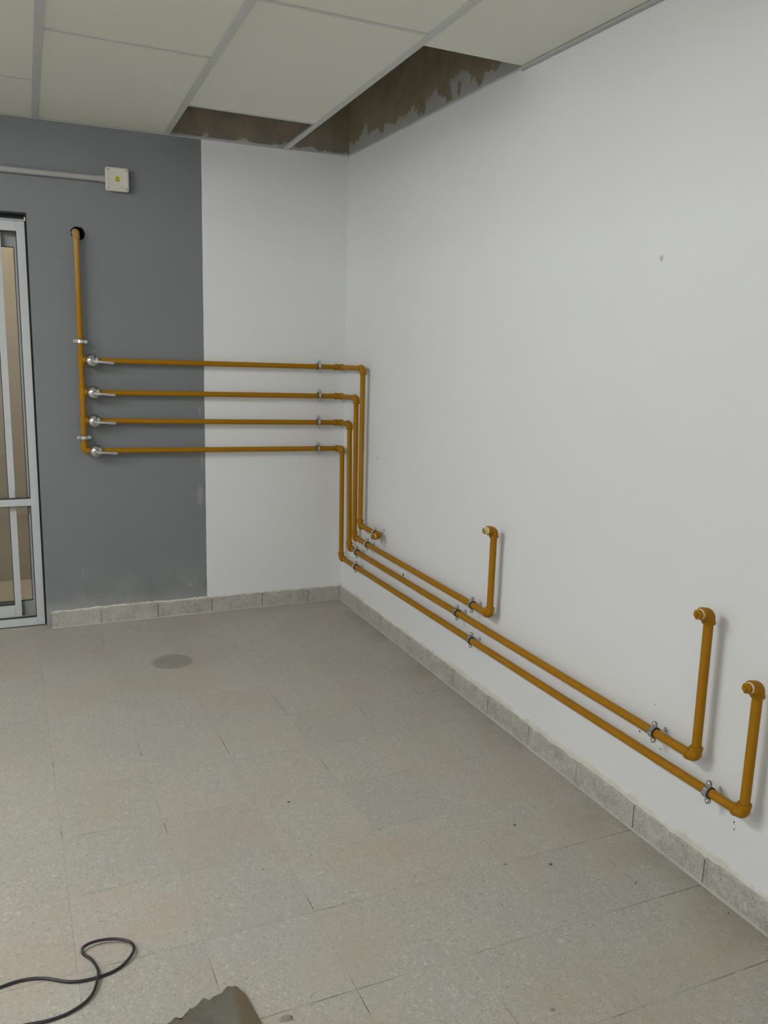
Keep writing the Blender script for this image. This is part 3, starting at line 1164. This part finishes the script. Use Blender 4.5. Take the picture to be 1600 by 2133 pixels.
rr_stack([(-.0005, .003, .008), (-.030, .003, .008), (-.031, .0045, .008)]).build('box_body', M['plastic'], box, smooth=True, angle=30)
lid = rr_stack([(-.0315, .0, .010), (-.041, .0, .010), (-.0440, .0025, .009), (-.0455, .0075, .008), (-.0447, .0105, .007)]).build('box_lid', M['plastic'], box, smooth=True, angle=20)
for sx in (-1, 1):
    for sz in (-1, 1):
        cx_, cz_ = bcx + sx * .0425, bcz + sz * .0425
        MB().lathe((cx_, -.0440, cz_), (0, -1, 0), [(0, .0055), (.0012, .0055), (.0016, .0048)], 16).build('lid_screw', M['conduit'], lid, smooth=True)
sx0, sx1, sz0, sz1 = bcx - .0105, bcx + .0125, bcz - .0095, bcz + .0135
st = MB().box(sx0, sx1, -.0453, -.04475, sz0, sz1).build('warning_sticker', M['yellow'], box)
tri = MB()
mx, mz0, mz1 = (sx0 + sx1) / 2, sz0 + .0065, sz1 - .001
yy = -.0455
for (a, b_) in (((mx - .0085, mz0), (mx + .0085, mz0)), ((mx + .0085, mz0), (mx, mz1)), ((mx, mz1), (mx - .0085, mz0))):
    d_ = Vector((b_[0] - a[0], b_[1] - a[1])).normalized()
    n_ = Vector((-d_.y, d_.x)) * .0007
    tri.quad((a[0] - n_.x, yy, a[1] - n_.y), (b_[0] - n_.x, yy, b_[1] - n_.y), (b_[0] + n_.x, yy, b_[1] + n_.y), (a[0] + n_.x, yy, a[1] + n_.y))
tri.quad((mx - .001, yy, mz1 - .004), (mx + .0012, yy, mz1 - .004), (mx + .0002, yy, mz0 + .0055), (mx + .002, yy, mz0 + .0055),
         (mx - .0008, yy, mz0 + .0015), (mx - .0001, yy, mz0 + .0042), (mx - .0018, yy, mz0 + .0042))
tri.quad((sx0 + .001, yy, sz0 + .0012), (sx1 - .001, yy, sz0 + .0012), (sx1 - .001, yy, sz0 + .0034), (sx0 + .001, yy, sz0 + .0034))
tri.build('warning_print', M['black'], st)
sq_ = []
for k in range(30):
    s = k / 29
    sq_.append((bcx + .012 + .027 * s, -.0449, bcz - .0340 - .0055 * s * s + .0016 * math.sin(s * 20) * (1 - s)))
MB().sweep(sq_, .0006, 6).build('script_mark', M['black'], lid)

con = thing('conduit', (-2.2, 0, 2.245), 'pale conduit tube running left from the junction box', 'conduit')
MB().sweep([(-4.6, -.0175, 2.2445), (-1.298, -.0175, 2.2445)], .0142, 20).build('conduit_tube', M['conduit'], con, smooth=True)
MB().sweep([(-1.301, -.0175, 2.2445), (-1.301, -.0175, 2.2445), (-1.294, -.0175, 2.2445), (-1.2705, -.0175, 2.2445)], [.0142, .0158, .0162, .0170], 20).build('coupler', M['conduit'], con, smooth=True)
for xx in (-2.05, -2.9, -3.8):
    MB().sweep([(xx - .008, -.0175, 2.2445), (xx - .008, -.0175, 2.2445), (xx + .008, -.0175, 2.2445), (xx + .008, -.0175, 2.2445)], [.0142, .0162, .0162, .0142], 20).build('saddle', M['zinc'], con, smooth=True)

# ------------------------------------------------------------------ floor items: cord, scrap, chips
CP = [(-2.75, -2.95), (-2.45, -2.80), (-2.15, -2.69), (-1.98, -2.640), (-1.90, -2.620), (-1.856, -2.611), (-1.809, -2.606), (-1.762, -2.618), (-1.701, -2.655),
      (-1.642, -2.662), (-1.591, -2.649), (-1.555, -2.614), (-1.556, -2.578), (-1.591, -2.550), (-1.636, -2.541), (-1.666, -2.551),
      (-1.669, -2.566), (-1.652, -2.598), (-1.642, -2.640), (-1.644, -2.673), (-1.664, -2.721), (-1.707, -2.749), (-1.758, -2.757),
      (-1.83, -2.752), (-1.95, -2.775), (-2.15, -2.90), (-2.4, -3.15)]


def catmull(pts, n=8):
    out = []
    P = [Vector(p) for p in pts]
    for i in range(len(P) - 1):
        p0, p1, p2, p3 = P[max(0, i - 1)], P[i], P[i + 1], P[min(len(P) - 1, i + 2)]
        for k in range(n):
            t = k / n
            out.append(.5 * ((2 * p1) + (p2 - p0) * t + (2 * p0 - 5 * p1 + 4 * p2 - p3) * t * t + (3 * p1 - p0 - 3 * p2 + p3) * t ** 3))
    out.append(P[-1])
    return out


CRAD = .0036
pts3 = []
for i, (x, y) in enumerate(CP):
    z = CRAD + .0003
    d = ((x + 1.642) ** 2 + (y + 2.66) ** 2) ** .5
    if i >= 17 and d < .10:                 # second pass climbs over the first
        z += (CRAD * 2.0) * max(0, 1 - d / .075) ** .6 if d < .075 else 0
    if 11 <= i <= 15:
        z += .006                           # the loop stands slightly off the floor
    pts3.append((x, y, z))
cord = thing('power_cord', (-1.64, -2.66, 0), 'thin black electric cord looped on the floor at lower left', 'cord')
MB().sweep(catmull(pts3), CRAD, 10).build('cord_sheath', M['cord'], cord, smooth=True)

edge = [(-1.556, -2.866), (-1.549, -2.842), (-1.536, -2.835), (-1.515, -2.844), (-1.500, -2.842), (-1.488, -2.836), (-1.476, -2.838),
        (-1.462, -2.829), (-1.452, -2.822), (-1.449, -2.818), (-1.437, -2.816), (-1.428, -2.812), (-1.423, -2.800), (-1.414, -2.798),
        (-1.415, -2.806), (-1.406, -2.808), (-1.397, -2.805), (-1.388, -2.807), (-1.376, -2.797), (-1.366, -2.791), (-1.357, -2.788), (-1.348, -2.786),
        (-1.341, -2.790), (-1.338, -2.796)]
edge = [(x - .010, y - .030 + .004 * ((i * 7) % 3 - 1)) for i, (x, y) in enumerate(edge)]
outer = edge + [(-1.334, -2.850), (-1.326, -2.930), (-1.315, -3.04), (-1.305, -3.13), (-1.36, -3.145), (-1.45, -3.150), (-1.55, -3.13), (-1.575, -3.05), (-1.566, -2.95)]
sc = MB()
n = len(outer)
cx_, cy_ = sum(p[0] for p in outer) / n, sum(p[1] for p in outer) / n
rings = (1.0, .90, .5)
smooth_outer = [(sum(outer[(i + k) % n][0] for k in range(-3, 4)) / 7, sum(outer[(i + k) % n][1] for k in range(-3, 4)) / 7) for i in range(n)]
rs = random.Random(4)
for top in (0, 1):
    for ri, k in enumerate(rings):
        for i in range(n):
            x, y = outer[i] if ri == 0 else smooth_outer[i]
            lift = (.006 if i < len(edge) else .002) * (k ** 3)
            z = .0012 + lift + (.0045 if top else 0) + rs.uniform(0, .0008) * top
            sc.v.append((cx_ + (x - cx_) * k, cy_ + (y - cy_) * k, z))
    sc.v.append((cx_, cy_, .0012 + (.0045 if top else 0)))
S = n * len(rings) + 1
for top in (0, 1):
    b = top * S
    for ri in range(len(rings) - 1):
        for i in range(n):
            j = (i + 1) % n
            sc.f.append((b + ri * n + i, b + ri * n + j, b + (ri + 1) * n + j, b + (ri + 1) * n + i))
    for i in range(n):
        sc.f.append((b + (len(rings) - 1) * n + i, b + (len(rings) - 1) * n + (i + 1) % n, b + S - 1))
for i in range(n):
    j = (i + 1) % n
    sc.f.append((i, j, S + j, S + i))
scrap = sc.build('torn_scrap', M['scrap'], None, smooth=True, angle=40)
tag(scrap, 'torn grey board scrap with rusty brown edges on the floor at bottom', 'scrap')


def chip(x, y, s, mat, seed, label, group):
    r = random.Random(seed)
    m = MB()
    k = 7
    lo, hi = [], []
    for i in range(k):
        a = 2 * math.pi * i / k
        q = s * r.uniform(.55, 1.1)
        m.v.append((x + q * 1.5 * math.cos(a), y + q * math.sin(a), .0004))
    for i in range(k):
        a = 2 * math.pi * i / k
        q = s * r.uniform(.35, .8)
        m.v.append((x + q * 1.5 * math.cos(a), y + q * math.sin(a), .0004 + s * r.uniform(.35, .6)))
    m.f.append(tuple(reversed(range(k))))
    m.f.append(tuple(range(k, 2 * k)))
    for i in range(k):
        j = (i + 1) % k
        m.f.append((i, j, k + j, k + i))
    o = m.build('debris_chip', M[mat], None)
    tag(o, label, 'debris', group)


gD = 'small chips of debris on the terrazzo floor'
chips = [(-0.352, -2.466, .0045, 'debris', 'tiny dark chip on the floor below the second upright from the right'),
         (-0.492, -2.635, .0050, 'debris_light', 'small grey chip lying left of the dark pebble on the open floor'),
         (-0.366, -2.684, .0042, 'debris', 'dark pebble on the floor right of the small grey chip'),
         (-0.689, -3.154, .0050, 'debris_light', 'grey chip near the bottom edge, right of the torn scrap'),
         (-1.266, -2.947, .0120, 'debris_light', 'crumbled brownish lump just right of the torn scrap'),
         (-0.188, -2.850, .0030, 'debris', 'tiny dark crumb on the floor near the right baseboard'),
         (-0.982, -2.074, .0040, 'debris', 'thin dark splinter in the middle of the floor'),
         (-0.039, -3.051, .0030, 'debris', 'tiny dark crumb at the foot of the baseboard by the right edge')]


for i, (cx_, cy_, s, mt, lb) in enumerate(chips):
    chip(cx_, cy_, s, mt, 30 + i, lb, gD)
